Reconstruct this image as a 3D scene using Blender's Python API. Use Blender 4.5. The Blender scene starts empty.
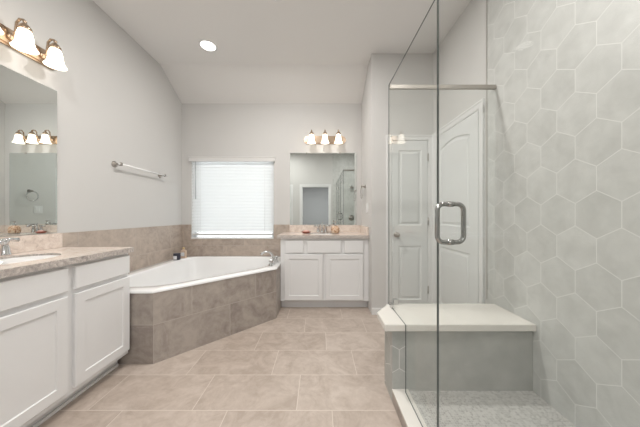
import bpy, bmesh, math, random
from mathutils import Vector, Matrix
random.seed(4)
PI = math.pi
sc = bpy.context.scene
C = sc.collection

# ---------------------------------------------------------------- camera, world, exposure
F = 236.0
cam_data = bpy.data.cameras.new('camera'); cam = bpy.data.objects.new('camera', cam_data); C.objects.link(cam)
cam.location = (0, 0, 1.17); cam.rotation_euler = (PI/2, 0, 0)
cam_data.sensor_width = 36; cam_data.lens = F/640*36
cam_data.shift_x = 1/640; cam_data.shift_y = 1.5/640
cam_data.clip_start = 0.02
sc.camera = cam
w = bpy.data.worlds.new('sky'); sc.world = w; w.use_nodes = True
w.node_tree.nodes['Background'].inputs[0].default_value = (0.95, 0.98, 1.0, 1)
w.node_tree.nodes['Background'].inputs[1].default_value = 2.15
sc.view_settings.view_transform = 'Standard'; sc.view_settings.look = 'None'
sc.view_settings.gamma = 1; sc.view_settings.use_curve_mapping = False
sc.view_settings.exposure = 0.53

CAN = 24.0        # watts of each recessed can
def area(name, loc, size, power, color, rot=(0, 0, 0), shape='DISK', sy=None):
    l = bpy.data.lights.new(name, 'AREA'); l.shape = shape; l.size = size
    if sy: l.size_y = sy
    l.energy = power; l.color = color
    o = bpy.data.objects.new(name, l); o.location = loc; o.rotation_euler = rot; C.objects.link(o)
    return o
# unseen fill panel added in the bedroom for soft light through its doorway
area('bedroom_fill_panel', (0.0, -1.5, 2.55), 2.0, 95, (1.0, 0.995, 0.985), shape='SQUARE')

# ---------------------------------------------------------------- material helpers
class N:
    def __init__(s, name):
        s.m = bpy.data.materials.new(name); s.m.use_nodes = True
        s.t = s.m.node_tree; s.b = s.t.nodes['Principled BSDF']
    def n(s, kind, **kw):
        x = s.t.nodes.new(kind)
        for k, v in kw.items(): setattr(x, k, v)
        return x
    def put(s, v, sock):
        if isinstance(v, bpy.types.NodeSocket): s.t.links.new(v, sock)
        elif v is not None: sock.default_value = v
    def math(s, op, a, b=None, c=None):
        x = s.n('ShaderNodeMath', operation=op)
        for i, v in enumerate((a, b, c)):
            if v is not None: s.put(v, x.inputs[i])
        return x.outputs[0]
    def mix(s, f, a, b):
        x = s.n('ShaderNodeMix', data_type='RGBA')
        s.put(f, x.inputs[0]); s.put(a, x.inputs[6]); s.put(b, x.inputs[7])
        return x.outputs[2]
    def noise(s, scale, detail=4, vec=None, rough=0.5, dist=0.0):
        x = s.n('ShaderNodeTexNoise'); x.inputs['Scale'].default_value = scale
        x.inputs['Detail'].default_value = detail; x.inputs['Roughness'].default_value = rough
        x.inputs['Distortion'].default_value = dist
        if vec is None: vec = s.coord()
        s.put(vec, x.inputs['Vector']); return x.outputs['Fac']
    def coord(s):
        if not hasattr(s, 'tc'): s.tc = s.n('ShaderNodeNewGeometry')
        return s.tc.outputs['Position']
    def ramp(s, fac, stops):
        x = s.n('ShaderNodeValToRGB'); s.put(fac, x.inputs[0])
        e = x.color_ramp.elements
        while len(e) < len(stops): e.new(0.5)
        for el, (p, c) in zip(e, stops): el.position = p; el.color = (*c, 1)
        return x.outputs[0]
    def uv(s):
        u = s.n('ShaderNodeUVMap'); sp = s.n('ShaderNodeSeparateXYZ'); s.t.links.new(u.outputs[0], sp.inputs[0])
        return sp.outputs[0], sp.outputs[1]
    def bump(s, h, strength=0.3, dist=0.002):
        b = s.n('ShaderNodeBump'); b.inputs['Strength'].default_value = strength; b.inputs['Distance'].default_value = dist
        s.put(h, b.inputs['Height']); s.t.links.new(b.outputs[0], s.b.inputs['Normal'])

def plain(name, col, rough=0.5, metal=0.0, var=0.0, vscale=6, spec=None, coat=0, emit=None, estr=0):
    k = N(name)
    if var:
        f = k.noise(vscale, 3)
        a = tuple(min(1, c*(1-var)) for c in col) + (1,); b = tuple(min(1, c*(1+var)) for c in col) + (1,)
        k.put(k.mix(f, a, b), k.b.inputs['Base Color'])
    else: k.b.inputs['Base Color'].default_value = (*col, 1)
    k.b.inputs['Roughness'].default_value = rough; k.b.inputs['Metallic'].default_value = metal
    if spec is not None: k.b.inputs['Specular IOR Level'].default_value = spec
    if coat: k.b.inputs['Coat Weight'].default_value = coat
    if emit: k.b.inputs['Emission Color'].default_value = (*emit, 1); k.b.inputs['Emission Strength'].default_value = estr
    return k.m

def tile_mat(name, tw, th, u0, v0, shift, cols, grout, gw=0.004, rough=0.45, mott=(3.0, 0.5), coldiff=0.13):
    """rectangular tiles from the UV map (metres); each row is shifted by shift metres"""
    k = N(name); u, v = k.uv()
    vr = k.math('DIVIDE', k.math('SUBTRACT', v, v0), th)
    row = k.math('FLOOR', vr); fv = k.math('FRACT', k.math('ADD', vr, 100.0))
    uu = k.math('DIVIDE', k.math('ADD', k.math('SUBTRACT', u, u0), k.math('MULTIPLY', row, shift)), tw)
    col = k.math('FLOOR', uu); fu = k.math('FRACT', k.math('ADD', uu, 100.0))
    du = k.math('MULTIPLY', k.math('MINIMUM', fu, k.math('SUBTRACT', 1.0, fu)), tw)
    dv = k.math('MULTIPLY', k.math('MINIMUM', fv, k.math('SUBTRACT', 1.0, fv)), th)
    d = k.math('MINIMUM', du, dv)
    g = k.math('LESS_THAN', d, gw/2)
    cx = k.n('ShaderNodeCombineXYZ'); k.put(row, cx.inputs[0]); k.put(col, cx.inputs[1])
    wn = k.n('ShaderNodeTexWhiteNoise', noise_dimensions='3D'); k.put(cx.outputs[0], wn.inputs[0])
    off = k.n('ShaderNodeVectorMath', operation='MULTIPLY_ADD')
    k.put(wn.outputs['Color'], off.inputs[0]); off.inputs[1].default_value = (20, 20, 20); k.put(k.coord(), off.inputs[2])
    n1 = k.noise(mott[0]*1.6, 6, off.outputs[0], 0.68, 1.4)
    n2 = k.noise(mott[0]*9, 4, off.outputs[0], 0.6)
    f = k.math('ADD', k.math('MULTIPLY', n1, 0.75), k.math('MULTIPLY', n2, 0.25))
    f = k.math('ADD', f, k.math('MULTIPLY', k.math('SUBTRACT', wn.outputs['Value'], 0.5), coldiff))
    base = k.ramp(f, [(0.36, cols[0]), (0.5, cols[1]), (0.64, cols[2])])
    k.put(k.mix(g, base, (*grout, 1)), k.b.inputs['Base Color'])
    k.b.inputs['Roughness'].default_value = rough
    k.bump(k.math('SUBTRACT', 1.0, g), 0.25, 0.001)
    return k.m

def hex_mat(name, wd, wv, cu, cv, cols, grout, gw=0.0035, rough=0.4):
    """pointy-top hexagons, flat to flat wd, one centred at (cu, cv) of the UV map in metres"""
    k = N(name); u, v = k.uv(); S3 = math.sqrt(3)
    x = k.math('ADD', k.math('DIVIDE', k.math('SUBTRACT', u, cu), wd), 50.0)
    y = k.math('ADD', k.math('DIVIDE', k.math('SUBTRACT', v, cv), wv), 20*S3)
    def cell(ox, oy):
        ax = k.math('SUBTRACT', k.math('FLOORED_MODULO', k.math('ADD', x, 0.5+ox), 1.0), 0.5)
        ay = k.math('SUBTRACT', k.math('FLOORED_MODULO', k.math('ADD', y, S3/2+oy), S3), S3/2)
        l = k.math('ADD', k.math('MULTIPLY', ax, ax), k.math('MULTIPLY', ay, ay))
        return ax, ay, l
    ax, ay, la = cell(0, 0); bx, by, lb = cell(0.5, S3/2)
    s = k.math('LESS_THAN', la, lb); t = k.math('SUBTRACT', 1.0, s)
    gx = k.math('ADD', k.math('MULTIPLY', ax, s), k.math('MULTIPLY', bx, t))
    gy = k.math('ADD', k.math('MULTIPLY', ay, s), k.math('MULTIPLY', by, t))
    px, py = k.math('ABSOLUTE', gx), k.math('ABSOLUTE', gy)
    hd = k.math('MAXIMUM', px, k.math('ADD', k.math('MULTIPLY', px, 0.5), k.math('MULTIPLY', py, S3/2)))
    e = k.math('MULTIPLY', k.math('SUBTRACT', 0.5, hd), wd)
    g = k.math('LESS_THAN', e, gw/2)
    cx = k.n('ShaderNodeCombineXYZ')
    k.put(k.math('ROUND', k.math('MULTIPLY', k.math('SUBTRACT', x, gx), 4)), cx.inputs[0])
    k.put(k.math('ROUND', k.math('MULTIPLY', k.math('SUBTRACT', y, gy), 4)), cx.inputs[1])
    wn = k.n('ShaderNodeTexWhiteNoise', noise_dimensions='3D'); k.put(cx.outputs[0], wn.inputs[0])
    off = k.n('ShaderNodeVectorMath', operation='MULTIPLY_ADD')
    k.put(wn.outputs['Color'], off.inputs[0]); off.inputs[1].default_value = (20, 20, 20); k.put(k.coord(), off.inputs[2])
    f = k.math('ADD', k.noise(9, 7, off.outputs[0], 0.65, 0.3), k.math('MULTIPLY', k.math('SUBTRACT', wn.outputs['Value'], 0.5), 0.12))
    base = k.ramp(f, [(0.3, cols[0]), (0.7, cols[1])])
    k.put(k.mix(g, base, (*grout, 1)), k.b.inputs['Base Color'])
    k.b.inputs['Roughness'].default_value = rough
    k.bump(k.math('SUBTRACT', 1.0, g), 0.25, 0.001)
    return k.m

def granite():
    k = N('granite')
    v1 = k.ramp(k.noise(22, 8, None, 0.75, 0.7), [(0.32, (0.56, 0.47, 0.42)), (0.45, (0.73, 0.63, 0.56)), (0.62, (0.83, 0.745, 0.68))])
    sp = k.n('ShaderNodeTexVoronoi'); sp.inputs['Scale'].default_value = 160; k.put(k.coord(), sp.inputs['Vector'])
    f = k.math('MULTIPLY', k.math('LESS_THAN', sp.outputs['Distance'], 0.32), k.math('GREATER_THAN', k.noise(25, 3), 0.52))
    k.put(k.mix(k.math('MULTIPLY', f, 0.45), v1, (0.42, 0.33, 0.3, 1)), k.b.inputs['Base Color'])
    k.b.inputs['Roughness'].default_value = 0.16
    return k.m

def granite_edge():
    k = N('chiselled_granite_edge')
    v1 = k.ramp(k.noise(30, 8, None, 0.75, 2.2), [(0.34, (0.28, 0.25, 0.24)), (0.5, (0.5, 0.45, 0.42)), (0.64, (0.72, 0.67, 0.63))])
    k.put(v1, k.b.inputs['Base Color']); k.b.inputs['Roughness'].default_value = 0.3
    k.bump(k.noise(60, 5), 0.8, 0.004)
    return k.m

def glass(name, tint=(0.93, 0.96, 0.945)):
    m = bpy.data.materials.new(name); m.use_nodes = True; t = m.node_tree; t.nodes.clear()
    o = t.nodes.new('ShaderNodeOutputMaterial'); tr = t.nodes.new('ShaderNodeBsdfTransparent'); gl = t.nodes.new('ShaderNodeBsdfGlossy')
    tr.inputs[0].default_value = (*tint, 1); gl.inputs['Roughness'].default_value = 0.0
    lw = t.nodes.new('ShaderNodeLayerWeight'); lw.inputs[0].default_value = 0.5
    p = t.nodes.new('ShaderNodeMath'); p.operation = 'POWER'; p.inputs[1].default_value = 5
    ma = t.nodes.new('ShaderNodeMath'); ma.operation = 'MULTIPLY_ADD'; ma.inputs[1].default_value = 0.5; ma.inputs[2].default_value = 0.008
    mx = t.nodes.new('ShaderNodeMixShader')
    t.links.new(lw.outputs['Facing'], p.inputs[0]); t.links.new(p.outputs[0], ma.inputs[0]); t.links.new(ma.outputs[0], mx.inputs[0])
    t.links.new(tr.outputs[0], mx.inputs[1]); t.links.new(gl.outputs[0], mx.inputs[2]); t.links.new(mx.outputs[0], o.inputs[0])
    return m

def mirror_mat():
    m = bpy.data.materials.new('mirror_silver'); m.use_nodes = True; b = m.node_tree.nodes['Principled BSDF']
    b.inputs['Base Color'].default_value = (0.8, 0.84, 0.83, 1); b.inputs['Metallic'].default_value = 1; b.inputs['Roughness'].default_value = 0.0
    return m

def slat_mat():
    m = bpy.data.materials.new('blind_slat'); m.use_nodes = True; t = m.node_tree; t.nodes.clear()
    o = t.nodes.new('ShaderNodeOutputMaterial'); d = t.nodes.new('ShaderNodeBsdfDiffuse'); tl = t.nodes.new('ShaderNodeBsdfTranslucent')
    d.inputs[0].default_value = (0.85, 0.85, 0.84, 1); tl.inputs[0].default_value = (0.9, 0.92, 0.93, 1)
    mx = t.nodes.new('ShaderNodeMixShader'); mx.inputs[0].default_value = 0.42
    t.links.new(d.outputs[0], mx.inputs[1]); t.links.new(tl.outputs[0], mx.inputs[2]); t.links.new(mx.outputs[0], o.inputs[0])
    return m

M = {}
M['wall'] = plain('wall_paint', (0.63, 0.622, 0.61), 0.85, var=0.012, vscale=2.0, spec=0.2)
M['ceil'] = plain('ceiling_paint', (0.80, 0.79, 0.78), 0.9, var=0.012, vscale=2.0, spec=0.1)
M['white'] = plain('white_cabinet_paint', (0.78, 0.78, 0.785), 0.38, var=0.01)
M['trim'] = plain('white_trim_paint', (0.76, 0.76, 0.76), 0.4)
M['door'] = plain('white_door_paint', (0.72, 0.73, 0.73), 0.42)
M['floor'] = tile_mat('floor_tile', 0.626, 0.314, -0.135, 1.413, 0.213,
    [(0.395, 0.325, 0.275), (0.475, 0.40, 0.347), (0.55, 0.475, 0.42)], (0.62, 0.555, 0.495), gw=0.0045, rough=0.38)
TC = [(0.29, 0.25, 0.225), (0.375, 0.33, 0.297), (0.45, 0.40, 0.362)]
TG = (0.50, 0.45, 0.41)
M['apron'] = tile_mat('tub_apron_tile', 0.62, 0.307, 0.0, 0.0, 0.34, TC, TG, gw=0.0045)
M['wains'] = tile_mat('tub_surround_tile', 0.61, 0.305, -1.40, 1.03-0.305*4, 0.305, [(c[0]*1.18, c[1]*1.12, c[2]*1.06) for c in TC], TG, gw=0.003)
M['hex'] = hex_mat('hexagon_wall_tile', 0.190, 0.202, 1.042, 2.0466, [(0.50, 0.505, 0.49), (0.62, 0.625, 0.61)], (0.73, 0.73, 0.715), gw=0.0032)
M['bench_tile'] = plain('bench_front_tile', (0.44, 0.445, 0.425), 0.45, var=0.2, vscale=9)
def pebble():
    k = N('shower_mosaic')
    vo = k.n('ShaderNodeTexVoronoi', feature='DISTANCE_TO_EDGE'); vo.inputs['Scale'].default_value = 75; vo.inputs['Randomness'].default_value = 0.55
    k.put(k.coord(), vo.inputs['Vector'])
    vc = k.n('ShaderNodeTexVoronoi'); vc.inputs['Scale'].default_value = 75; vc.inputs['Randomness'].default_value = 0.55
    k.put(k.coord(), vc.inputs['Vector'])
    sp = k.n('ShaderNodeSeparateXYZ'); k.t.links.new(vc.outputs['Color'], sp.inputs[0])
    base = k.ramp(sp.outputs[0], [(0.1, (0.36, 0.355, 0.34)), (0.9, (0.52, 0.515, 0.495))])
    g = k.math('LESS_THAN', vo.outputs['Distance'], 0.09)
    k.put(k.mix(g, base, (0.56, 0.555, 0.54, 1)), k.b.inputs['Base Color']); k.b.inputs['Roughness'].default_value = 0.5
    return k.m
M['pebble'] = pebble()
M['marble'] = plain('cream_stone_slab', (0.76, 0.735, 0.69), 0.2, var=0.05, vscale=5)
M['granite'] = granite(); M['gedge'] = granite_edge()
M['acrylic'] = plain('white_acrylic', (0.86, 0.86, 0.86), 0.12, coat=0.5)
M['china'] = plain('white_china', (0.84, 0.83, 0.82), 0.1)
M['chrome'] = plain('chrome', (0.66, 0.66, 0.66), 0.12, 1.0)
M['whitebar'] = plain('white_enamel_bar', (0.88, 0.88, 0.88), 0.2)
M['nickel'] = plain('brushed_nickel', (0.42, 0.39, 0.36), 0.3, 1.0)
M['bronze'] = plain('warm_bronze_metal', (0.50, 0.38, 0.28), 0.25, 1.0)
M['shade'] = plain('frosted_glass_lit', (0.9, 0.86, 0.8), 0.4, emit=(1.0, 0.90, 0.76), estr=1.7)
M['lens'] = plain('lit_lamp_lens', (0.9, 0.9, 0.9), 0.4, emit=(1.0, 0.97, 0.92), estr=3.2)
M['glass'] = glass('clear_glass', (0.985, 0.992, 0.987)); M['wglass'] = glass('window_glass', (0.98, 0.99, 0.99))
M['gedge2'] = plain('dark_glass_edge', (0.13, 0.145, 0.14), 0.12)
M['mirror'] = mirror_mat(); M['slat'] = slat_mat()
M['valance'] = plain('blind_white', (0.72, 0.71, 0.70), 0.5)
M['dark'] = plain('dark_label', (0.03, 0.03, 0.05), 0.3)
M['darkgap'] = plain('shadow_gap_dark', (0.05, 0.05, 0.05), 0.6)
M['jarwhite'] = plain('printed_white_label', (0.75, 0.76, 0.78), 0.4)
M['bottle'] = plain('peach_bottle', (0.62, 0.47, 0.36), 0.3)
M['gold'] = plain('pale_gold_cap', (0.7, 0.55, 0.32), 0.3, 0.8)
M['soapred'] = plain('red_brown_dish', (0.30, 0.09, 0.06), 0.3)
M['soap'] = plain('pink_soap', (0.72, 0.42, 0.36), 0.5)
def weave():
    k = N('patterned_tan_ceramic')
    k.put(k.ramp(k.noise(55, 3, None, 0.6, 1.0), [(0.4, (0.33, 0.16, 0.08)), (0.52, (0.68, 0.45, 0.3)), (0.62, (0.8, 0.66, 0.52))]), k.b.inputs['Base Color'])
    k.b.inputs['Roughness'].default_value = 0.35; return k.m
M['weave'] = weave()
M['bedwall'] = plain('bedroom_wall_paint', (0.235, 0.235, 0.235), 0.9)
M['carpet'] = plain('bedroom_carpet', (0.3, 0.28, 0.26), 0.95, var=0.1, vscale=60)

# ---------------------------------------------------------------- mesh helpers
def box(bm, x0, x1, y0, y1, z0, z1, mi=0, bev=0.0):
    vs = [bm.verts.new(p) for p in ((x0,y0,z0),(x1,y0,z0),(x1,y1,z0),(x0,y1,z0),(x0,y0,z1),(x1,y0,z1),(x1,y1,z1),(x0,y1,z1))]
    fs = [bm.faces.new([vs[i] for i in q]) for q in ((3,2,1,0),(4,5,6,7),(0,1,5,4),(1,2,6,5),(2,3,7,6),(3,0,4,7))]
    for f in fs: f.material_index = mi
    if bev:
        es = list({e for f in fs for e in f.edges})
        bmesh.ops.bevel(bm, geom=es, offset=bev, segments=2, affect='EDGES', profile=0.5)
    return fs

def prism(bm, pts, z0, z1, hole=None, mi=0, side=None, to=None):
    """polygon pts (x, y) raised from z0 to z1, with an optional hole loop; to(a, b, c) maps into the scene"""
    to = to or (lambda a, b, c: (a, b, c))
    loops = [pts] + ([hole] if hole else [])
    rings = []
    for L in loops:
        lo = [bm.verts.new(to(p[0], p[1], z0)) for p in L]; hi = [bm.verts.new(to(p[0], p[1], z1)) for p in L]
        rings.append((lo, hi)); n = len(L)
        for i in range(n):
            f = bm.faces.new((lo[i], lo[(i+1) % n], hi[(i+1) % n], hi[i])); f.material_index = mi if side is None else side
    for j in (0, 1):
        if hole:
            es = []
            for r in rings:
                v = r[j]; es += [bm.edges.get((v[i], v[(i+1) % len(v)])) for i in range(len(v))]
            g = bmesh.ops.triangle_fill(bm, use_beauty=True, use_dissolve=False, edges=es)
            for f in g['geom']:
                if isinstance(f, bmesh.types.BMFace): f.material_index = mi
        else:
            f = bm.faces.new(rings[0][j]); f.material_index = mi

def lathe(bm, prof, seg=24, axis=None, mi=0, sx=1.0, sy=1.0):
    """prof: list of (r, z); axis: matrix placing it"""
    mt = axis or Matrix()
    rings = []
    for r, z in prof:
        if r < 1e-6: rings.append([bm.verts.new(mt @ Vector((0, 0, z)))])
        else: rings.append([bm.verts.new(mt @ Vector((r*sx*math.cos(2*PI*i/seg), r*sy*math.sin(2*PI*i/seg), z))) for i in range(seg)])
    for a, b in zip(rings, rings[1:]):
        for i in range(seg):
            j = (i+1) % seg
            if len(a) == 1 and len(b) == 1: continue
            if len(a) == 1: f = bm.faces.new((a[0], b[j], b[i]))
            elif len(b) == 1: f = bm.faces.new((a[i], a[j], b[0]))
            else: f = bm.faces.new((a[i], a[j], b[j], b[i]))
            f.smooth = True; f.material_index = mi

def tube(bm, pts, r, seg=12, closed=False, mi=0):
    pts = [Vector(p) for p in pts]; n = len(pts); rings = []
    rr = r if isinstance(r, (list, tuple)) else [r]*n
    up = None
    for i, p in enumerate(pts):
        a = pts[(i-1) % n] if closed or i > 0 else p; b = pts[(i+1) % n] if closed or i < n-1 else p
        t = (b-a).normalized()
        if up is None:
            up = Vector((0, 0, 1)) if abs(t.z) < 0.9 else Vector((1, 0, 0))
        x = t.cross(up).normalized(); up = x.cross(t).normalized()
        rings.append([bm.verts.new(p + rr[i]*(x*math.cos(2*PI*k/seg) + up*math.sin(2*PI*k/seg))) for k in range(seg)])
    m = n if closed else n-1
    for i in range(m):
        A, B = rings[i], rings[(i+1) % n]
        for k in range(seg):
            f = bm.faces.new((A[k], A[(k+1) % seg], B[(k+1) % seg], B[k])); f.smooth = True; f.material_index = mi
    if not closed:
        for rg in (rings[0], rings[-1]):
            f = bm.faces.new(rg); f.material_index = mi

def arc(cx, cy, r, a0, a1, n=8):
    return [(cx + r*math.cos(math.radians(a0+(a1-a0)*i/n)), cy + r*math.sin(math.radians(a0+(a1-a0)*i/n))) for i in range(n+1)]
def rrect(x0, x1, y0, y1, r, n=6):
    return arc(x1-r, y0+r, r, -90, 0, n) + arc(x1-r, y1-r, r, 0, 90, n) + arc(x0+r, y1-r, r, 90, 180, n) + arc(x0+r, y0+r, r, 180, 270, n)

def inset(L, d):
    """offset of a convex CCW loop inward by d"""
    n = len(L); out = []
    for i in range(n):
        a, b, c = Vector(L[i-1]), Vector(L[i]), Vector(L[(i+1) % n])
        e1 = (b-a).normalized(); e2 = (c-b).normalized()
        n1 = Vector((-e1.y, e1.x)); n2 = Vector((-e2.y, e2.x))
        k = 1 + n1.dot(n2)
        out.append(tuple(b + (n1+n2)*(d/max(k, 0.3))))
    return out

def panel(bm, W, H, T, loops, prof, mt, side_dark=False):
    """board W x H x T in local u, v, n with sunk or moulded panels; mt maps local to scene"""
    P = lambda u, v, n: bm.verts.new(mt @ Vector((u, v, n)))
    e = 0.003
    out = [(0, 0), (W, 0), (W, H), (0, H)]
    b = [P(u, v, 0) for u, v in out]; s = [P(u, v, T-e) for u, v in out]
    o2 = inset(out, e); f = [P(u, v, T) for u, v in o2]
    bm.faces.new(b[::-1])
    for A, B in ((b, s), (s, f)):
        for i in range(4): bm.faces.new((A[i], A[(i+1) % 4], B[(i+1) % 4], B[i]))
    es = [bm.edges.get((f[i], f[(i+1) % 4])) or bm.edges.new((f[i], f[(i+1) % 4])) for i in range(4)]
    for L in loops:
        prev = [P(u, v, T) for u, v in L]; n = len(L)
        es += [bm.edges.new((prev[i], prev[(i+1) % n])) for i in range(n)]
        for (d, z) in prof:
            l2 = inset(L, d); cur = [P(u, v, T+z) for u, v in l2]
            for i in range(n): bm.faces.new((prev[i], prev[(i+1) % n], cur[(i+1) % n], cur[i]))
            prev = cur
        bm.faces.new(prev)
    if loops: bmesh.ops.triangle_fill(bm, use_beauty=True, use_dissolve=False, edges=es)
    else: bm.faces.new(f)

SHAKER = [(0.004, -0.007)]
MOULD = [(0.010, -0.008), (0.024, -0.008), (0.042, -0.002)]
def rect(x0, x1, y0, y1): return [(x0, y0), (x1, y0), (x1, y1), (x0, y1)]

def obj(name, bm, mats, parent=None, uvs=False, smooth=False):
    bmesh.ops.recalc_face_normals(bm, faces=bm.faces)
    if uvs:
        ul = bm.loops.layers.uv.verify()
        for f in bm.faces:
            n = f.normal; a = (abs(n.x), abs(n.y), abs(n.z))
            for l in f.loops:
                c = l.vert.co
                if a[2] > 0.7: l[ul].uv = (c.x, c.y)
                elif a[0] > 0.9: l[ul].uv = (c.y, c.z)
                elif a[1] > 0.9: l[ul].uv = (c.x, c.z)
                else:
                    t = Vector((-n.y, n.x, 0)).normalized()
                    if t.x < 0: t = -t
                    l[ul].uv = (t.dot(c - Vector(uvs)) if isinstance(uvs, tuple) else t.dot(c), c.z)
    me = bpy.data.meshes.new(name); bm.to_mesh(me); bm.free()
    for m in (mats if isinstance(mats, (list, tuple)) else [mats]): me.materials.append(m)
    o = bpy.data.objects.new(name, me); C.objects.link(o)
    if parent: o.parent = parent; o.matrix_parent_inverse = Matrix.Translation(-Vector(parent.location)) if parent.name not in LOCAL else Matrix()
    if smooth:
        for p in me.polygons: p.use_smooth = True
    return o
def tag(o, label=None, cat=None, group=None, kind=None):
    if label: o['label'] = label
    if cat: o['category'] = cat
    if group: o['group'] = group
    if kind: o['kind'] = kind
    return o
LOCAL = set()      # things whose parts are modelled about their own origin
def empty(name, loc, label, cat, group=None, kind=None, rz=None):
    o = bpy.data.objects.new(name, None); o.location = loc; o.rotation_euler = (0, 0, rz or 0); o.empty_display_size = 0.1
    if rz is not None: LOCAL.add(o.name)
    C.objects.link(o); tag(o, label, cat, group, kind); return o
def B(): return bmesh.new()
def struct(name, bm, mats, uvs=False): return tag(obj(name, bm, mats, None, uvs), kind='structure')

# ---------------------------------------------------------------- room shell
XL, XR, XA = -2.005, 1.345, 0.62          # left wall, right wall, alcove side wall
YB, YC, YR = 3.45, 2.776, -0.42          # window wall, closet wall, rear wall
ZC, ZS, YS = 3.07, 2.80, 2.98            # flat ceiling, foot of the slope at the window wall, crease
WX0, WX1, WZ0, WZ1 = -1.863, -0.662, 0.834, 2.018
T = 0.12
bm = B(); box(bm, XL-T, XR+T, YR-T, YB+T, -0.06, 0); struct('floor', bm, M['floor'], True)
bm = B()
prism(bm, [(YR-T, ZC), (YS, ZC), (YB+T, ZS-(T)*(ZC-ZS)/(YB-YS)), (YB+T, ZC+0.1), (YR-T, ZC+0.1)], XL-T, XR+T, to=lambda a, b, c: (c, a, b))
struct('ceiling', bm, M['ceil'])
bm = B(); box(bm, XL-T, XL, YR-T, YB+T, 0, ZC+0.05); struct('wall_left', bm, M['wall'])
bm = B(); box(bm, XR, XR+T, YR-T, YC+T, 0, ZC+0.05); struct('wall_right', bm, M['wall'])
bm = B()
prism(bm, [(XL, 0), (XA, 0), (XA, ZC), (XL, ZC)], YB, YB+T, hole=[(WX0, WZ0), (WX0, WZ1), (WX1, WZ1), (WX1, WZ0)], to=lambda a, b, c: (a, c, b))
struct('wall_window', bm, M['wall'])
bm = B(); box(bm, XA, XA+0.1, YC+T, YB+T, 0, ZC+0.05); box(bm, XA, XR, YC, YC+T, 0, ZC+0.05); struct('wall_closet', bm, M['wall'])
DX0, DX1, DZ = -0.53, 0.31, 2.05         # doorway to the bedroom
bm = B()
for a in ((XL, DX0, 0, ZC+0.05), (DX0, DX1, DZ, ZC+0.05), (DX1, XR, 0, ZC+0.05)): box(bm, a[0], a[1], YR-T, YR, a[2], a[3])
struct('wall_rear', bm, M['wall'])
# bedroom seen in the mirror through the doorway
bm = B(); box(bm, -2.2, 2.2, -3.6, YR-T, -0.06, 0.0); struct('floor_bedroom', bm, M['carpet'])
bm = B(); box(bm, -2.2, 2.2, -3.7, -3.6, 0, 2.7); struct('wall_bedroom_far', bm, M['bedwall'])
bm = B(); box(bm, -2.3, -2.2, -3.6, YR-T, 0, 2.7); struct('wall_bedroom_left', bm, M['bedwall'])
bm = B(); box(bm, 2.2, 2.3, -3.6, YR-T, 0, 2.7); struct('wall_bedroom_right', bm, M['bedwall'])
bm = B(); box(bm, -2.2, 2.2, -3.6, YR-T, 2.7, 2.8); struct('ceiling_bedroom', bm, M['ceil'])

# tiled wall of the shower, hexagons to the ceiling
bm = B(); box(bm, XR-0.008, XR, YR, 1.875, 0, ZC);
struct('wall_shower', bm, M['hex'], True)
bm = B(); box(bm, 0.42, XR-0.0085, YR, YR+0.009, 0, ZC); struct('wall_shower_rear', bm, M['hex'], True)
bm = B(); box(bm, XR-0.010, XR, 1.875, 1.881, 0.5, ZC); struct('trim_1', bm, M['nickel'])
# wainscot of tile round the tub
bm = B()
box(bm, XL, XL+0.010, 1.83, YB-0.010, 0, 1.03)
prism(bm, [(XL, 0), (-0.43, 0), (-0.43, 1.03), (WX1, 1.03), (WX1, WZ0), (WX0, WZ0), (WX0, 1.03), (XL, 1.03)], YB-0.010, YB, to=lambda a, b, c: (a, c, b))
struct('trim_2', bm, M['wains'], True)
# baseboards
bm = B(); box(bm, XA-0.001, 0.79, YC-0.012, YC, 0, 0.078, bev=0.003); struct('baseboard_closet', bm, M['trim'])
bm = B(); box(bm, -0.80, -0.60, YR, YR+0.012, 0, 0.09); struct('baseboard_rear', bm, M['trim'])

# ---------------------------------------------------------------- window
win = empty('window_1', (WX0, YB, WZ0), None, None, kind='structure')
bm = B()
fy0, fy1 = YB+0.07, YB+0.11
for a in ((WX0, WX0+0.04, WZ0, WZ1), (WX1-0.04, WX1, WZ0, WZ1), (WX0+0.04, WX1-0.04, WZ0, WZ0+0.012), (WX0+0.04, WX1-0.04, WZ1-0.04, WZ1)):
    box(bm, a[0], a[1], fy0, fy1, a[2], a[3])
obj('window_frame', bm, M['trim'], win)
bm = B(); box(bm, WX0+0.04, WX1-0.04, YB+0.088, YB+0.092, WZ0+0.012, WZ1-0.04); obj('window_glass', bm, M['wglass'], win)
bm = B(); box(bm, WX0-0.0, WX1+0.0, YB-0.018, YB+0.07, WZ0-0.012, WZ0+0.008, bev=0.003); obj('window_sill', bm, M['trim'], win)

bl = empty('window_blind', ((WX0+WX1)/2, YB, WZ1), 'white horizontal slat blind lowered over the bright window above the tub', 'blind')
bm = B()
nsl = 23; pitch = 0.0448
for i in range(nsl):
    z = 1.932 - i*pitch; a = math.radians(72); hw = 0.029
    yc = YB+0.018
    p = [(-hw*math.cos(a), -hw*math.sin(a)), (0.0025*math.sin(a), -0.0025*math.cos(a)), (hw*math.cos(a), hw*math.sin(a))]
    t = 0.0022
    top = [(u - t*math.sin(a)*0.5, v + t*math.cos(a)*0.5) for u, v in p]; bot = [(u + t*math.sin(a)*0.5, v - t*math.cos(a)*0.5) for u, v in p]
    L = bot + top[::-1]
    prism(bm, L, WX0+0.004, WX1-0.004, to=lambda A, Bq, c, z=z: (c, yc+A, z+Bq))
obj('slats', bm, M['slat'], bl)
bm = B(); prism(bm, [(0, 0.0), (-0.035, 0.0), (-0.038, 0.055), (-0.045, 0.06), (-0.045, 0.072), (0, 0.072)], WX0-0.02, WX1+0.02, to=lambda a, b, c: (c, YB-0.001+a, 1.948+b))
obj('valance', bm, M['valance'], bl)
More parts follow.
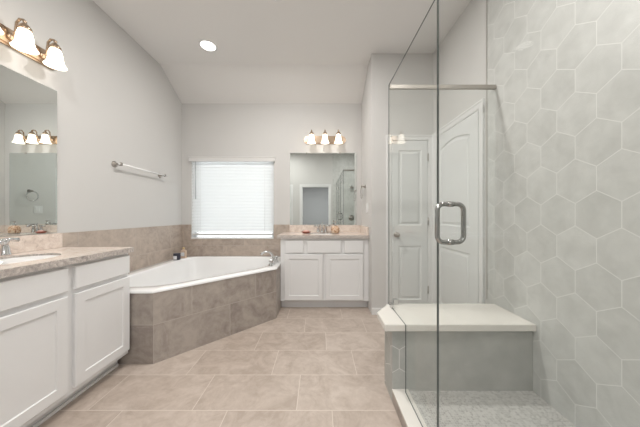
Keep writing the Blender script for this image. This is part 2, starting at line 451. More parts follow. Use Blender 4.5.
bm = B(); box(bm, WX0+0.012, WX1-0.012, YB+0.0, YB+0.045, 0.872, 0.902, bev=0.004); obj('bottom_rail', bm, plain('rail_offwhite', (0.6, 0.6, 0.59), 0.5), bl)
bm = B(); tube(bm, [(-1.795, YB-0.018, 1.95), (-1.792, YB-0.018, 1.40)], 0.005, 8); obj('tilt_wand', bm, plain('wand_grey', (0.45, 0.46, 0.46), 0.3), bl)
for x in (WX0+0.13, WX1-0.13):
    bm = B(); tube(bm, [(x, YB-0.008, 1.94), (x, YB-0.008, 0.88)], 0.0018, 6); obj('ladder_cord', bm, M['valance'], bl)
bm = B(); tube(bm, [(WX0+0.10, YB-0.010, 1.94), (WX0+0.10, YB-0.010, 0.91)], 0.002, 6); lathe(bm, [(0, 0.885), (0.008, 0.89), (0.005, 0.915), (0, 0.917)], 10, Matrix.Translation((WX0+0.10, YB-0.010, 0)))
obj('pull_cord', bm, M['valance'], bl)

# ---------------------------------------------------------------- doors
def arch_loop(x0, x1, y0, y1, rise):
    n = 10; w2 = (x1-x0)
    top = [(x1 - w2*i/n, y1 - rise + rise*math.sin(PI*i/n)) for i in range(n+1)]
    return [(x0, y0), (x1, y0)] + top
def knob(bm, mt):
    lathe(bm, [(0, 0), (0.030, 0), (0.030, 0.006), (0.012, 0.010), (0.011, 0.030), (0.022, 0.036), (0.028, 0.048), (0.024, 0.060), (0.010, 0.066), (0, 0.067)], 20, mt)
def casing(parent, W, Hh, mt, cw=0.062):
    bm = B()
    out = [(-cw, 0), (-cw, Hh+cw), (W+cw, Hh+cw), (W+cw, 0)]; inn = [(0, 0), (0, Hh), (W, Hh), (W, 0)]
    def ring(L, n): return [bm.verts.new(mt @ Vector((p[0], p[1], n))) for p in L]
    def lerp(t): return [tuple(a+(b-a)*t for a, b in zip(p, q)) for p, q in zip(out, inn)]
    prof = [(0, 0), (0, 0.018), (0.15, 0.020), (0.35, 0.014), (0.8, 0.012), (1, 0.008), (1, 0)]
    rs = [ring(lerp(t), n) for t, n in prof]
    for a, b in zip(rs, rs[1:]):
        for i in range(3): bm.faces.new((a[i], a[i+1], b[i+1], b[i]))
    obj('casing', bm, M['trim'], parent)
# closet door in the wall past the shower
d1 = empty('door_1', (1.07, YC, 0), 'white two-panel closet door with a round knob facing the room', None, kind='structure')
MX = lambda x, y, z, ux, un: Matrix(((ux[0], 0, un[0], x), (ux[1], 0, un[1], y), (0, 1, 0, z), (0, 0, 0, 1)))
m1 = MX(0.853, YC, 0.0, (1, 0), (0, -1))
casing(d1, 0.425, 2.045, m1)
bm = B(); panel(bm, 0.419, 2.03, 0.012, [rect(0.075, 0.345, 0.17, 0.80), rect(0.075, 0.345, 1.04, 1.92)], MOULD, MX(0.856, YC, 0.008, (1, 0), (0, -1)))
obj('door_panel', bm, M['door'], d1)
bm = B(); knob(bm, Matrix.Translation((0.905, YC-0.012, 0.94)) @ Matrix.Rotation(PI/2, 4, 'X')); obj('door_knob', bm, M['nickel'], d1)
for z in (0.25, 1.05, 1.80):
    bm = B(); tube(bm, [(1.277, YC-0.014, z), (1.277, YC-0.014, z+0.09)], 0.006, 8); obj('hinge', bm, M['nickel'], d1)
# door on the side wall
d2 = empty('door_2', (XR, 2.34, 0), 'white panelled door on the side wall next to the shower tile', None, kind='structure')
casing(d2, 0.736, 2.054, MX(XR, 1.976, 0, (0, 1), (-1, 0)))
bm = B(); panel(bm, 0.73, 2.04, 0.012, [rect(0.11, 0.62, 0.2, 0.82), arch_loop(0.11, 0.62, 1.05, 1.93, 0.05)], MOULD, MX(XR, 1.979, 0.008, (0, 1), (-1, 0)))
obj('door_panel', bm, M['door'], d2)
# bedroom doorway and a narrow door, both behind the camera (seen in the mirrors)
d3 = empty('door_3', (-0.11, YR, 0), 'white cased doorway opening to the bedroom, seen in the far mirror', None, kind='structure')
casing(d3, DX1-DX0, DZ, MX(DX0, YR, 0, (1, 0), (0, 1)), 0.07)
bm = B()
for a in ((DX0, DX0+0.012, 0, DZ), (DX1-0.012, DX1, 0, DZ), (DX0+0.012, DX1-0.012, DZ-0.012, DZ)): box(bm, a[0], a[1], YR-T, YR+0.005, a[2], a[3])
obj('jamb', bm, M['trim'], d3)
d4 = empty('door_4', (-1.1, YR, 0), 'narrow white door beside the bedroom doorway', None, kind='structure')
casing(d4, 0.5, 2.05, MX(-1.365, YR, 0, (1, 0), (0, 1)))
bm = B(); panel(bm, 0.494, 2.03, 0.012, [rect(0.09, 0.40, 0.2, 0.82), rect(0.09, 0.40, 1.05, 1.92)], MOULD, MX(-1.362, YR, 0.008, (1, 0), (0, 1)))
obj('door_panel', bm, M['door'], d4)

# ---------------------------------------------------------------- vanities
def front_x(x, y, z): return MX(x, y, z, (0, 1), (1, 0))       # board in a plane facing +X, u along +Y
def front_y(x, y, z): return MX(x, y, z, (1, 0), (0, -1))      # facing -Y, u along +X
# left vanity
def carcass(bm, x0, x1, y0, y1, z0, z1, t=0.018):      # cabinet box open at the top, under the counter
    prism(bm, rect(x0, x1, y0, y1), z0+t, z1, hole=rect(x0+t, x1-t, y0+t, y1-t)[::-1]); box(bm, x0, x1, y0, y1, z0, z0+t)
CX = -1.482
v1 = empty('vanity_cabinet', (-1.74, 0.93, 0), 'long white shaker vanity cabinet along the left wall under the large mirror', 'cabinet')
bm = B(); carcass(bm, XL+0.002, CX, 0.03, 1.832, 0.10, 0.88); obj('cabinet_body', bm, M['white'], v1)
bm = B(); box(bm, XL+0.002, CX-0.082, 0.03, 1.832, 0.0, 0.10)
obj('toe_kick', bm, M['white'], v1)
bm = B(); box(bm, CX-0.082, CX-0.068, 0.03, 1.828, 0.0, 0.022, bev=0.005); obj('shoe_moulding', bm, M['trim'], v1)
def unit_x(parent, y0, y1):
    bm = B(); W, H = y1-y0, 0.563
    panel(bm, W, H, 0.020, [rect(0.06, W-0.06, 0.06, H-0.06)], SHAKER, front_x(CX, y0, 0.132)); obj('cabinet_door', bm, M['white'], parent)
for y0, y1 in ((1.418, 1.825), (0.955, 1.378), (0.525, 0.948), (0.06, 0.485)): unit_x(v1, y0, y1)
for y0, y1 in ((1.418, 1.825), (0.525, 1.378), (0.06, 0.485)):
    bm = B(); panel(bm, y1-y0, 0.137, 0.020, [], SHAKER, front_x(CX, y0, 0.724)); obj('drawer_front', bm, M['white'], v1)
# far vanity
FY = 2.935
v2 = empty('vanity_cabinet', (0.07, 3.19, 0), 'small white two-door vanity cabinet against the far wall right of the tub', 'cabinet')
bm = B(); carcass(bm, -0.478, 0.618, FY, YB-0.002, 0.10, 0.88); obj('cabinet_body', bm, M['white'], v2)
bm = B(); box(bm, -0.478, 0.618, FY+0.07, YB-0.002, 0.0, 0.10); obj('toe_kick', bm, M['white'], v2)
k = (FY-0.02)/F
def px(x): return (x-319)*k
for a, b in ((284.5, 322.8), (325.6, 363.4)):
    W, H = px(b)-px(a), 0.565
    bm = B(); panel(bm, W, H, 0.020, [rect(0.055, W-0.055, 0.055, H-0.055)], SHAKER, front_y(px(a), FY, 0.117)); obj('cabinet_door', bm, M['white'], v2)
for a, b in ((285.2, 303.5), (307, 341), (344.5, 363.3)):
    bm = B(); panel(bm, px(b)-px(a), 0.152, 0.020, [], SHAKER, front_y(px(a), FY, 0.702)); obj('drawer_front', bm, M['white'], v2)

def ellipse(cx, cy, a, b, n=36): return [(cx + a*math.cos(2*PI*i/n), cy + b*math.sin(2*PI*i/n)) for i in range(n)]
ZT = 0.92
S1 = (-1.735, 1.33, 0.165, 0.215); S2 = (0.045, 3.165, 0.205, 0.145)
def jag(pts_line, amp):     # rough chiselled edge
    return [(x + random.uniform(-amp, amp), y + random.uniform(-amp, amp)) for x, y in pts_line]
c1 = empty('countertop', (-1.74, 0.93, 0.882), 'long beige granite countertop with rough edge on the left vanity', 'countertop')
bm = B()
edge = jag([(-1.447, 0.0+i*0.037) for i in range(1, 50)], 0.002)
prism(bm, [(XL+0.002, 0.0), (-1.447, 0.0)] + edge + [(-1.447, 1.846), (XL+0.002, 1.846)], 0.882, ZT, hole=ellipse(*S1)[::-1], mi=0, side=1)
obj('counter_slab', bm, [M['granite'], M['gedge']], c1)
bm = B(); box(bm, XL+0.002, XL+0.022, 0.0, 1.826, ZT, 1.032, bev=0.002); obj('backsplash', bm, M['granite'], c1)
c2 = empty('countertop', (0.05, 3.18, 0.882), 'short beige granite countertop with rough edge on the far vanity', 'countertop')
bm = B()
edge = jag([(-0.51+i*0.037, 2.902) for i in range(1, 30)], 0.002)
prism(bm, [(-0.515, 2.902)] + edge + [(0.618, 2.902), (0.618, YB-0.002), (-0.429, YB-0.002), (-0.429, YB-0.012), (-0.515, YB-0.012)], 0.882, ZT, hole=ellipse(*S2)[::-1], mi=0, side=1)
obj('counter_slab', bm, [M['granite'], M['gedge']], c2)
bm = B(); box(bm, -0.428, 0.618, YB-0.022, YB-0.002, ZT, 1.022, bev=0.002); box(bm, 0.598, 0.618, 2.93, YB-0.022, ZT, 1.022, bev=0.002)
obj('backsplash', bm, M['granite'], c2)

def sink(S, label):
    cx, cy, a, b = S
    r = empty('sink', (cx, cy, 0.88), label, 'sink', 'oval undermount sinks')
    bm = B(); mt = Matrix.Translation((cx, cy, 0))
    # a pale bowl hung below the counter, thickness included
    lathe(bm, [(1.12, 0.8805), (0.992, 0.8805), (0.992, 0.908), (0.972, 0.908), (0.955, 0.865), (0.90, 0.82), (0.72, 0.775), (0.35, 0.752), (0.1, 0.748), (0.1, 0.735), (0.38, 0.738), (0.76, 0.76), (0.97, 0.81), (1.04, 0.86), (1.12, 0.872), (1.12, 0.8805)], 36, mt, 0, a, b)
    obj('basin', bm, M['china'], r)
    bm = B(); lathe(bm, [(0, 0.75), (0.022, 0.751), (0.026, 0.747), (0.018, 0.74), (0, 0.74)], 16, mt); obj('drain', bm, M['chrome'], r)
sink(S1, 'oval white undermount sink in the left counter'); sink(S2, 'oval white undermount sink in the far counter')

def faucet(loc, rz, spread, label):
    """widespread lavatory faucet; local -Y is towards the user"""
    r = empty('faucet', loc, label, 'faucet', None, rz=rz)
    bm = B()
    lathe(bm, [(0, 0), (0.027, 0), (0.027, 0.006), (0.018, 0.014), (0.014, 0.04), (0.015, 0.06), (0.013, 0.065)], 18)
    tube(bm, [(0, 0, 0.055), (0, -0.003, 0.085), (0, -0.02, 0.11), (0, -0.05, 0.122), (0, -0.085, 0.118), (0, -0.11, 0.10), (0, -0.118, 0.082)], [0.013, 0.013, 0.012, 0.011, 0.011, 0.011, 0.012], 12)
    lathe(bm, [(0, 0.11), (0.006, 0.112), (0.006, 0.13), (0.009, 0.136), (0, 0.142)], 10)
    obj('spout', bm, M['chrome'], r)
    for s in (-1, 1):
        bm = B(); mt = Matrix.Translation((s*spread, 0, 0))
        lathe(bm, [(0, 0), (0.026, 0), (0.027, 0.008), (0.023, 0.018), (0.020, 0.045), (0.013, 0.070), (0.018, 0.082), (0.019, 0.096), (0.011, 0.106), (0, 0.108)], 18, mt)
        tube(bm, [(s*spread - s*0.02, 0, 0.094), (s*spread + s*0.02, -0.004, 0.098), (s*spread + s*0.058, -0.008, 0.092)], [0.010, 0.011, 0.013], 10)
        obj('handle', bm, M['chrome'], r)
faucet((XL+0.075, 1.345, ZT), PI/2, 0.105, 'chrome two-handle faucet behind the sink of the left counter')
faucet((0.045, 3.365, ZT), 0, 0.055, 'small chrome two-handle faucet below the far mirror')

# things on the far counter
r = empty('soap_dish', (-0.175, 3.22, ZT), 'low red-brown soap dish left of the far faucet', 'soap dish')
bm = B(); lathe(bm, [(0, 0), (0.045, 0), (0.062, 0.018), (0.066, 0.026), (0.060, 0.026), (0.05, 0.012), (0, 0.009)], 24, Matrix.Translation((-0.175, 3.22, ZT)), 0, 1.0, 0.7)
obj('dish', bm, M['soapred'], r)
bm = B(); lathe(bm, [(0, 0.010), (0.034, 0.012), (0.042, 0.024), (0.034, 0.040), (0, 0.044)], 20, Matrix.Translation((-0.175, 3.22, ZT)), 0, 1.0, 0.65)
tag(obj('soap_bar', bm, M['soap']), 'pink soap bar lying in the red-brown dish', 'soap')
r = empty('soap_dispenser', (0.225, 3.25, ZT), 'tan patterned soap dispenser with clear pump right of the far faucet', 'soap dispenser')
bm = B(); lathe(bm, [(0, 0), (0.048, 0), (0.056, 0.01), (0.060, 0.05), (0.054, 0.085), (0.035, 0.098), (0.018, 0.102), (0, 0.102)], 24, Matrix.Translation((0.225, 3.25, ZT)))
obj('body', bm, M['weave'], r)
bm = B(); lathe(bm, [(0, 0.102), (0.018, 0.102), (0.018, 0.118), (0.006, 0.122), (0.006, 0.155), (0.012, 0.157), (0.012, 0.166), (0, 0.167)], 14, Matrix.Translation((0.225, 3.25, ZT)))
tube(bm, [(0.225, 3.25, ZT+0.161), (0.222, 3.215, ZT+0.160), (0.221, 3.205, ZT+0.150)], 0.005, 8)
obj('pump', bm, M['chrome'], r)

# ---------------------------------------------------------------- mirrors
def mirror(mt, W, H, label):
    bm = B(); panel(bm, W, H, 0.006, [], [], mt)
    for f in bm.faces: f.material_index = 0
    r = obj('mirror', bm, M['mirror']); tag(r, label, 'mirror')
    if mt.translation.x < -1:      # backing board that holds it off the wall
        bm = B(); box(bm, XL, XL+0.014, 0.06, 1.78, 1.046, 2.10); obj('backing_board', bm, M['trim'], r)
    for u in (W*0.25, W*0.75):
        for v in (0, H):
            bm = B(); q = 0.012 if v else -0.004
            pts = [(u-0.01, v-q), (u+0.01, v-q), (u+0.01, v+(0.004 if v else 0.012)), (u-0.01, v+(0.004 if v else 0.012))]
            prism(bm, pts if not v else [(u-0.01, v-0.012), (u+0.01, v-0.012), (u+0.01, v+0.006), (u-0.01, v+0.006)], 0.0065, 0.010, to=lambda a, b, c: tuple(mt @ Vector((a, b, c))))
            obj('mirror_clip', bm, M['nickel'], r)
mirror(front_x(XL+0.014, 0.05, 1.036), 1.742, 1.075, 'large frameless mirror on the left wall above the long counter')
mirror(front_y(-0.424, YB-0.0005, 1.026), 0.974, 1.05, 'frameless mirror on the far wall above the small vanity')

# ---------------------------------------------------------------- vanity lights
def vanity_light(loc, rz, n, gap, label):
    r = empty('vanity_light', loc, label, 'wall light', None, rz=rz)
    L = gap*(n-1)/2 + 0.115
    bm = B()
    prism(bm, rrect(-L, L, -0.058, 0.058, 0.057, 8), 0.0, 0.014, to=lambda a, b, c: (a, -c, b))
    prism(bm, rrect(-L+0.014, L-0.014, -0.044, 0.044, 0.043, 8), 0.014, 0.024, to=lambda a, b, c: (a, -c, b))
    obj('back_plate', bm, M['bronze'], r)
    for i in range(n):
        x = (i-(n-1)/2)*gap
        bm = B()
        lathe(bm, [(0.0, 0), (0.024, 0), (0.022, 0.012), (0.010, 0.02), (0, 0.02)], 16, Matrix.Translation((x, -0.024, 0)) @ Matrix.Rotation(PI/2, 4, 'X'))
        tube(bm, [(x, -0.03, 0), (x, -0.05, 0.012), (x, -0.056, 0.05), (x, -0.062, 0.095), (x, -0.082, 0.118), (x, -0.105, 0.112), (x, -0.115, 0.085)], 0.0075, 10)
        obj('arm', bm, M['bronze'], r)
        bm = B(); mt = Matrix.Translation((x, -0.115, 0))
        lathe(bm, [(0, 0.108), (0.008, 0.106), (0.010, 0.098), (0.006, 0.092), (0.016, 0.082), (0.030, 0.062), (0.033, 0.046), (0.030, 0.044), (0, 0.044)], 18, mt)
        cup = obj('shade_holder', bm, M['bronze'], r)
        bm = B()
        lathe(bm, [(0.028, 0.046), (0.033, 0.030), (0.038, 0.005), (0.041, -0.025), (0.046, -0.048), (0.056, -0.067), (0.061, -0.073), (0.058, -0.073), (0.043, -0.050), (0.037, -0.025), (0.034, 0.005), (0.029, 0.030), (0.024, 0.043)], 28, mt)
        sh = obj('shade', bm, M['shade'], r)
        bm = B(); lathe(bm, [(0, 0.03), (0.012, 0.028), (0.014, 0.01), (0.026, -0.015), (0.028, -0.03), (0.018, -0.045), (0, -0.05)], 16, mt)
        obj('bulb', bm, M['lens'], sh)
vanity_light((0.085, YB, 2.262), 0, 3, 0.19, 'three-shade bronze vanity light above the far mirror')
vanity_light((XL, 1.429, 2.312), PI/2, 4, 0.176, 'bronze vanity light with bell shades above the large left mirror')

# ---------------------------------------------------------------- recessed lights
def can(x, y, label, z=ZC, power=CAN):
    r = empty('recessed_light', (x, y, z), label, 'ceiling light', 'recessed ceiling lights')
    bm = B(); lathe(bm, [(0.078, -0.001), (0.080, -0.006), (0.098, -0.004), (0.100, 0.0)], 32, Matrix.Translation((x, y, z))); obj('trim_ring', bm, M['trim'], r)
    bm = B(); lathe(bm, [(0, -0.002), (0.079, -0.002), (0.079, 0.0)], 32, Matrix.Translation((x, y, z))); obj('lens', bm, M['lens'], r)
    if not power: return
    l = area('recessed_lamp', (x, y, z-0.008), 0.15, power, (1.0, 0.97, 0.93)); l.parent = r; l.matrix_parent_inverse = Matrix.Translation((-x, -y, -z))
can(-1.245, 2.65, 'round lit recessed ceiling light nearest the left wall and sloped ceiling', power=0)
can(-0.375, 2.0, 'round recessed ceiling light in the middle of the room, ahead of the doorway')
can(0.93, 0.75, 'added round ceiling fill light over the shower, out of view', power=9)  # extra lamp out of view, added to even out the shower light
can(-0.95, 0.35, 'added round ceiling fill light in front of the long vanity, out of view', power=13)  # another added lamp above the frame, fills the near end of the room

# ---------------------------------------------------------------- bathtub
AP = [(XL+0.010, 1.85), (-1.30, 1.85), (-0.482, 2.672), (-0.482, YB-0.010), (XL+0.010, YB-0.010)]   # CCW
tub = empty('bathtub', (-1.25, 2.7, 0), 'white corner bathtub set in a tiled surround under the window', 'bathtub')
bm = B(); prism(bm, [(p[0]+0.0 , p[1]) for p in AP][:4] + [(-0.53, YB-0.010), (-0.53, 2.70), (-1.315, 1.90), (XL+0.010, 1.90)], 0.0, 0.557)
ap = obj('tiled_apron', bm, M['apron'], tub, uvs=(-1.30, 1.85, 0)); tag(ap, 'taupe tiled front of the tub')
def ray(poly, c, th):
    d = Vector((math.cos(th), math.sin(th))); best = 9
    for i in range(len(poly)):
        a = Vector(poly[i]); b = Vector(poly[(i+1) % len(poly)]); e = b-a
        den = d.x*e.y - d.y*e.x
        if abs(den) < 1e-9: continue
        q = a-c; t = (q.x*e.y-q.y*e.x)/den; s = (q.x*d.y-q.y*d.x)/den
        if t > 0 and -1e-6 <= s <= 1+1e-6: best = min(best, t)
    return best
cc = Vector((-1.27, 2.72)); NT = 160
outer = [(AP[0][0]+0.002, 1.842), (-1.303, 1.842), (-0.4745, 2.668), (-0.4805, 2.90), (-0.4815, YB-0.012), (AP[0][0]+0.002, YB-0.012)]
inn = [(XL+0.17, 1.97), (-1.36, 1.97), (-0.63, 2.70), (-0.63, YB-0.13), (XL+0.17, YB-0.13)]
ths = sorted([2*PI*i/NT for i in range(NT)] + [math.atan2(p[1]-cc.y, p[0]-cc.x) % (2*PI) for p in outer])
ro = [ray(outer, cc, t) for t in ths]
def rin(t):
    s = 0; wsum = 0
    for j in range(-8, 9):
        wgt = math.exp(-(j/4.5)**2); s += ray(inn, cc, t + j*0.045)*wgt; wsum += wgt
    return s/wsum
ri = [min(rin(t), 1.02*ray(inn, cc, t)) for t in ths]
bm = B(); n = len(ths)
def ring(rs, z, sc_=1.0, dr=0.0): return [bm.verts.new((cc.x + (r*sc_+dr)*math.cos(t), cc.y + (r*sc_+dr)*math.sin(t), z)) for r, t in zip(rs, ths)]
R = [ring(ro, 0.557), ring(ro, 0.572, 1, -0.001), ring(ro, 0.577, 1, -0.008), ring(ri, 0.577, 1, 0.018), ring(ri, 0.572, 1, 0.006), ring(ri, 0.560, 1, 0.0), ring(ri, 0.42, 0.955), ring(ri, 0.26, 0.90), ring(ri, 0.17, 0.82), ring(ri, 0.135, 0.70), ring(ri, 0.13, 0.35)]
for a, b in zip(R, R[1:]):
    for i in range(n):
        f = bm.faces.new((a[i], a[(i+1) % n], b[(i+1) % n], b[i])); f.smooth = True
bm.faces.new(R[-1])
for f in bm.faces: f.smooth = True
tb = obj('basin', bm, M['acrylic'], tub)
bm = B(); lathe(bm, [(0, 0.131), (0.028, 0.133), (0.032, 0.130), (0, 0.129)], 20, Matrix.Translation((-0.98, 2.95, 0.001))); obj('drain', bm, M['chrome'], tub)

# roman tub filler on the right corner of the rim
fx, fy, fz = -0.545, 2.84, 0.577
r = empty('tub_faucet', (fx, fy, fz), 'chrome arched faucet on the right corner of the tub rim', 'faucet')
bm = B()
lathe(bm, [(0, 0), (0.032, 0), (0.032, 0.008), (0.022, 0.02), (0.018, 0.06), (0.020, 0.085), (0.014, 0.10), (0, 0.102)], 18, Matrix.Translation((fx, fy, fz)))
tube(bm, [(fx, fy, fz+0.07), (fx-0.02, fy, fz+0.12), (fx-0.055, fy-0.005, fz+0.15), (fx-0.095, fy-0.01, fz+0.152), (fx-0.13, fy-0.015, fz+0.138), (fx-0.148, fy-0.018, fz+0.12)], [0.015, 0.014, 0.013, 0.013, 0.013, 0.015], 12)
obj('spout', bm, M['chrome'], r)
for dx, dy in ((-0.015, -0.11), (0.01, 0.12)):
    bm = B(); lathe(bm, [(0, 0), (0.030, 0), (0.030, 0.007), (0.020, 0.02), (0.015, 0.045), (0.020, 0.055), (0.018, 0.068), (0, 0.074)], 16, Matrix.Translation((fx+dx, fy+dy, fz)))
    tube(bm, [(fx+dx, fy+dy, fz+0.062), (fx+dx+0.01, fy+dy-0.03, fz+0.078), (fx+dx+0.014, fy+dy-0.052, fz+0.085)], [0.009, 0.008, 0.009], 8)
    obj('handle', bm, M['chrome'], r)

# jar and bottle on the corner of the rim
jx, jy, jz = -1.885, 3.13, 0.577
r = empty('cosmetic_jar', (jx, jy, jz), 'dark round jar with a pale label on the back left tub corner', 'jar')
bm = B(); lathe(bm, [(0, 0), (0.040, 0), (0.044, 0.005), (0.044, 0.060), (0.040, 0.066), (0, 0.066)], 24, Matrix.Translation((jx, jy, jz))); obj('jar_body', bm, M['dark'], r)
bm = B(); lathe(bm, [(0, 0.066), (0.043, 0.066), (0.043, 0.084), (0.040, 0.088), (0, 0.088)], 24, Matrix.Translation((jx, jy, jz))); obj('lid', bm, M['dark'], r)
bm = B()
for a0, a1 in ((-140, -60),):
    pts = [(0.0452*math.cos(math.radians(a0+(a1-a0)*i/6)), 0.0452*math.sin(math.radians(a0+(a1-a0)*i/6))) for i in range(7)]
    for (p, q) in zip(pts, pts[1:]):
        vs = [bm.verts.new((jx+u[0], jy+u[1], jz+z)) for u, z in ((p, 0.01), (q, 0.01), (q, 0.056), (p, 0.056))]; bm.faces.new(vs)
tag(obj('printed_label', bm, M['jarwhite'], r), 'pale printed label')
bx, by = -1.868, 3.255
r = empty('toiletry_bottle', (bx, by, jz), 'peach bottle with a round gold stopper behind the dark jar', 'bottle')
bm = B(); prism(bm, rrect(-0.038, 0.038, -0.022, 0.022, 0.012, 4), 0.0, 0.105, to=lambda a, b, c: (bx+a, by+b, jz+c))
lathe(bm, [(0.030, 0.105), (0.022, 0.114), (0.012, 0.118), (0.012, 0.124)], 16, Matrix.Translation((bx, by, jz)))
obj('bottle_body', bm, M['bottle'], r)
bm = B(); lathe(bm, [(0, 0.124), (0.014, 0.124), (0.018, 0.134), (0.014, 0.146), (0, 0.15)], 16, Matrix.Translation((bx, by, jz))); obj('stopper', bm, M['gold'], r)
bm = B(); box(bm, bx-0.024, bx+0.024, by-0.0232, by-0.0222, jz+0.03, jz+0.08); obj('printed_label', bm, M['jarwhite'], r)

# ---------------------------------------------------------------- towel bar, ring, outlet
r = empty('towel_bar', (XL, 2.64, 1.67), 'chrome towel bar on the left wall above the tub', 'towel bar')
bm = B(); tube(bm, [(XL+0.065, 2.29, 1.668), (XL+0.065, 3.0, 1.668)], 0.010, 12); obj('bar', bm, M['whitebar'], r)
for y in (2.31, 2.97):
    bm = B()
    lathe(bm, [(0, 0), (0.030, 0), (0.030, 0.006), (0.018, 0.014), (0.011, 0.022), (0.011, 0.05), (0.017, 0.056), (0.017, 0.074), (0, 0.076)], 18, Matrix.Translation((XL, y, 1.668)) @ Matrix.Rotation(PI/2, 4, 'Y'))
    obj('post', bm, M['nickel'], r)
r = empty('towel_ring', (XA, 3.15, 1.55), 'round chrome towel ring on the side wall by the far mirror', 'towel ring')
bm = B(); lathe(bm, [(0, 0), (0.026, 0), (0.026, 0.006), (0.014, 0.012), (0.010, 0.04), (0.014, 0.045), (0.014, 0.058), (0, 0.06)], 18, Matrix.Translation((XA, 3.15, 1.55)) @ Matrix.Rotation(-PI/2, 4, 'Y'))
obj('post', bm, M['nickel'], r)
bm = B(); tube(bm, [(XA-0.05 , 3.15+0.078*math.sin(2*PI*i/32), 1.47+0.078*math.cos(2*PI*i/32)) for i in range(32)], 0.005, 8, closed=True); obj('ring', bm, M['chrome'], r)
bm = B(); prism(bm, rrect(2.97, 3.087, 1.20, 1.32, 0.006, 3), 0.0, 0.006, to=lambda a, b, c: (XA-c, a, b))
r = tag(obj('switch_plate', bm, M['trim']), 'white double switch plate on the side wall by the far mirror', 'switch')
for y in (3.005, 3.052):
    bm = B(); box(bm, XA-0.010, XA-0.006, y-0.017, y+0.017, 1.227, 1.293, bev=0.001); obj('rocker', bm, M['white'], r)

# ---------------------------------------------------------------- shower
SX = 0.53
bm = B(); box(bm, 0.555, XR-0.009, YR+0.010, 1.474, 0.0, 0.072); struct('floor_shower', bm, M['pebble'])
bm = B(); lathe(bm, [(0, 0.0725), (0.05, 0.074), (0.055, 0.0722)], 24, Matrix.Translation((0.93, 0.6, 0)))
tag(obj('floor_drain', bm, M['chrome']), 'round chrome drain in the mosaic shower floor', 'drain')
cb = empty('shower_curb', (0.506, 0.5, 0), 'low shower curb with a white stone top and tiled sides', 'curb')
bm = B(); box(bm, 0.458, 0.555, YR+0.010, 1.474, 0, 0.070); obj('curb_base', bm, M['apron'], cb, True)
bm = B(); box(bm, 0.456, 0.5555, YR+0.010, 1.474, 0.070, 0.085, bev=0.002); obj('curb_cap', bm, M['marble'], cb)
bn = empty('shower_bench', (0.9, 1.62, 0), 'tiled shower bench with a thick cream stone seat', 'bench')
bm = B()
prism(bm, [(0.458, 1.474), (SX+0.008, 1.474), (XR-0.009, 1.474), (XR-0.009, 1.775), (0.545, 1.775), (0.458, 1.645)], 0.0, 0.455)
bm.faces.ensure_lookup_table(); bm.normal_update()
for f in bm.faces:
    c = f.calc_center_median()
    if c.y < 1.48 and c.x > 0.56: f.material_index = 1
    if c.x < 0.46: f.material_index = 2
hex2 = hex_mat('hexagon_bench_tile', 0.203, 0.203, 0.40, 0.27, [(0.36, 0.37, 0.35), (0.47, 0.475, 0.455)], (0.68, 0.68, 0.66))
obj('bench_base', bm, [hex2, M['bench_tile'], hex2], bn, True)
bm = B(); prism(bm, [(0.405, 1.45), (XR-0.009, 1.45), (XR-0.009, 1.80), (0.527, 1.80), (0.405, 1.642)], 0.4555, 0.495)
bmesh.ops.bevel(bm, geom=[e for e in bm.edges if abs(e.verts[0].co.z-0.495) < 1e-5 and abs(e.verts[1].co.z-0.495) < 1e-5], offset=0.003, segments=2, affect='EDGES')
obj('stone_seat', bm, M['marble'], bn)

GT = 0.006; ZG = 2.155
def pane(name, pts, plane, at, parent=None, edge=None):
    """glass pane outline pts in (a, z); plane 'x' lies in x = at, plane 'y' in y = at"""
    bm = B(); to = (lambda a, b, c: (c, a, b)) if plane == 'x' else (lambda a, b, c: (a, c, b))
    prism(bm, pts, at-GT/2, at+GT/2, mi=0, side=1, to=to)
    return obj(name, bm, [M['glass'], edge or M['gedge2']], parent)
g1 = empty('glass_panel', (SX, 1.42, 0.086), 'fixed clear glass shower panel notched over the bench, left of the door', 'glass panel')
pane('glass_pane', [(1.056, 0.086), (1.443, 0.086), (1.443, 0.497), (1.79, 0.497), (1.79, ZG), (1.056, ZG)], 'x', SX, g1)
def clamp(x, y, z, parent):
    bm = B(); box(bm, x-0.010, x+0.010, y-0.022, y+0.022, z-0.022, z+0.022, bev=0.003); obj('clamp', bm, M['chrome'], parent)
bm = B(); box(bm, SX-0.011, SX+0.011, 1.69, 1.735, 0.496, 0.53, bev=0.003); obj('clamp', bm, M['chrome'], g1)
g2 = empty('glass_panel', (0.93, 1.786, 0.497), 'fixed clear glass shower panel at the far end above the bench', 'glass panel')
pane('glass_pane', [(SX+0.006, 0.497), (XR-0.010, 0.497), (XR-0.010, ZG-0.02), (SX+0.006, ZG-0.02)], 'y', 1.786, g2, M['glass'])
bm = B(); box(bm, SX+0.006, XR-0.009, 1.776, 1.797, 2.122, 2.152, bev=0.002); obj('header_bar', bm, M['nickel'], g2)
bm = B(); box(bm, SX+0.03, SX+0.065, 1.772, 1.800, 0.4955, 0.535, bev=0.003); obj('clamp', bm, M['chrome'], g2)
dr = empty('shower_door', (SX, 0.7, 0.09), 'hinged clear glass shower door with a square loop pull', 'shower door')
pane('glass_pane', [(0.36, 0.100), (1.048, 0.100), (1.048, ZG), (0.36, ZG)], 'x', SX, dr)
bm = B(); box(bm, SX-0.004, SX+0.004, 0.36, 1.048, 0.087, 0.0995)
obj('bottom_sweep', bm, plain('clear_vinyl', (0.7, 0.72, 0.7), 0.3), dr)
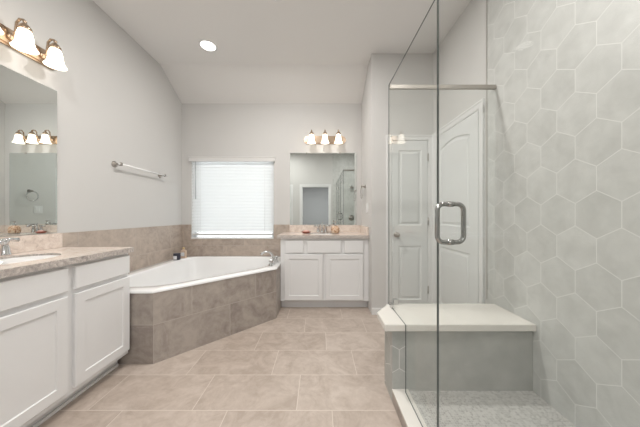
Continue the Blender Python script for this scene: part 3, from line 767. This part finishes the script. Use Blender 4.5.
L = [(SX+a, 0.952, 1.137+b) for a, b in rrect(-0.053, 0.053, -0.077, 0.077, 0.026, 6)]
bm = B(); tube(bm, L, 0.0095, 14, closed=True)
for s in (-1, 1):
    tube(bm, [(SX-0.012, 0.952, 1.137+s*0.077), (SX+0.012, 0.952, 1.137+s*0.077)], 0.0115, 14)
obj('pull_handle', bm, plain('polished_dark_chrome', (0.42, 0.42, 0.41), 0.14, 1.0), dr)
for z in (0.40, 1.85):
    bm = B(); box(bm, SX-0.013, SX+0.013, 0.30, 0.42, z, z+0.09, bev=0.003); obj('hinge', bm, M['chrome'], dr)
g3 = empty('glass_panel', (SX, 0.0, 0.086), 'fixed clear glass shower panel on the hinge side of the door', 'glass panel')
pane('glass_pane', [(YR+0.012, 0.086), (0.352, 0.086), (0.352, ZG), (YR+0.012, ZG)], 'x', SX, g3)
r = empty('showerhead', (1.0, YR+0.01, 2.05), 'chrome shower head on the tiled rear wall, seen in the far mirror', 'shower head')
bm = B(); tube(bm, [(1.0, YR+0.010, 2.08), (1.0, YR+0.08, 2.085), (1.0, YR+0.14, 2.05)], 0.010, 10); obj('arm', bm, M['chrome'], r)
bm = B(); lathe(bm, [(0, 0), (0.014, 0), (0.018, 0.02), (0.052, 0.045), (0.055, 0.058), (0, 0.058)], 20, Matrix.Translation((1.0, YR+0.13, 2.055)) @ Matrix.Rotation(PI*0.78, 4, 'X')); obj('head', bm, M['nickel'], r)
r = empty('shower_valve', (1.0, YR+0.01, 1.08), 'round chrome shower valve on the tiled rear wall, seen in the far mirror', 'valve')
bm = B(); lathe(bm, [(0, 0), (0.085, 0), (0.085, 0.006), (0.04, 0.012), (0.028, 0.05), (0, 0.055)], 28, Matrix.Translation((1.0, YR+0.010, 1.08)) @ Matrix.Rotation(-PI/2, 4, 'X')); obj('plate', bm, M['nickel'], r)
bm = B(); tube(bm, [(1.0, YR+0.055, 1.08), (1.0, YR+0.062, 1.04), (1.0, YR+0.07, 0.985)], [0.011, 0.009, 0.009], 8); obj('lever', bm, M['chrome'], r)
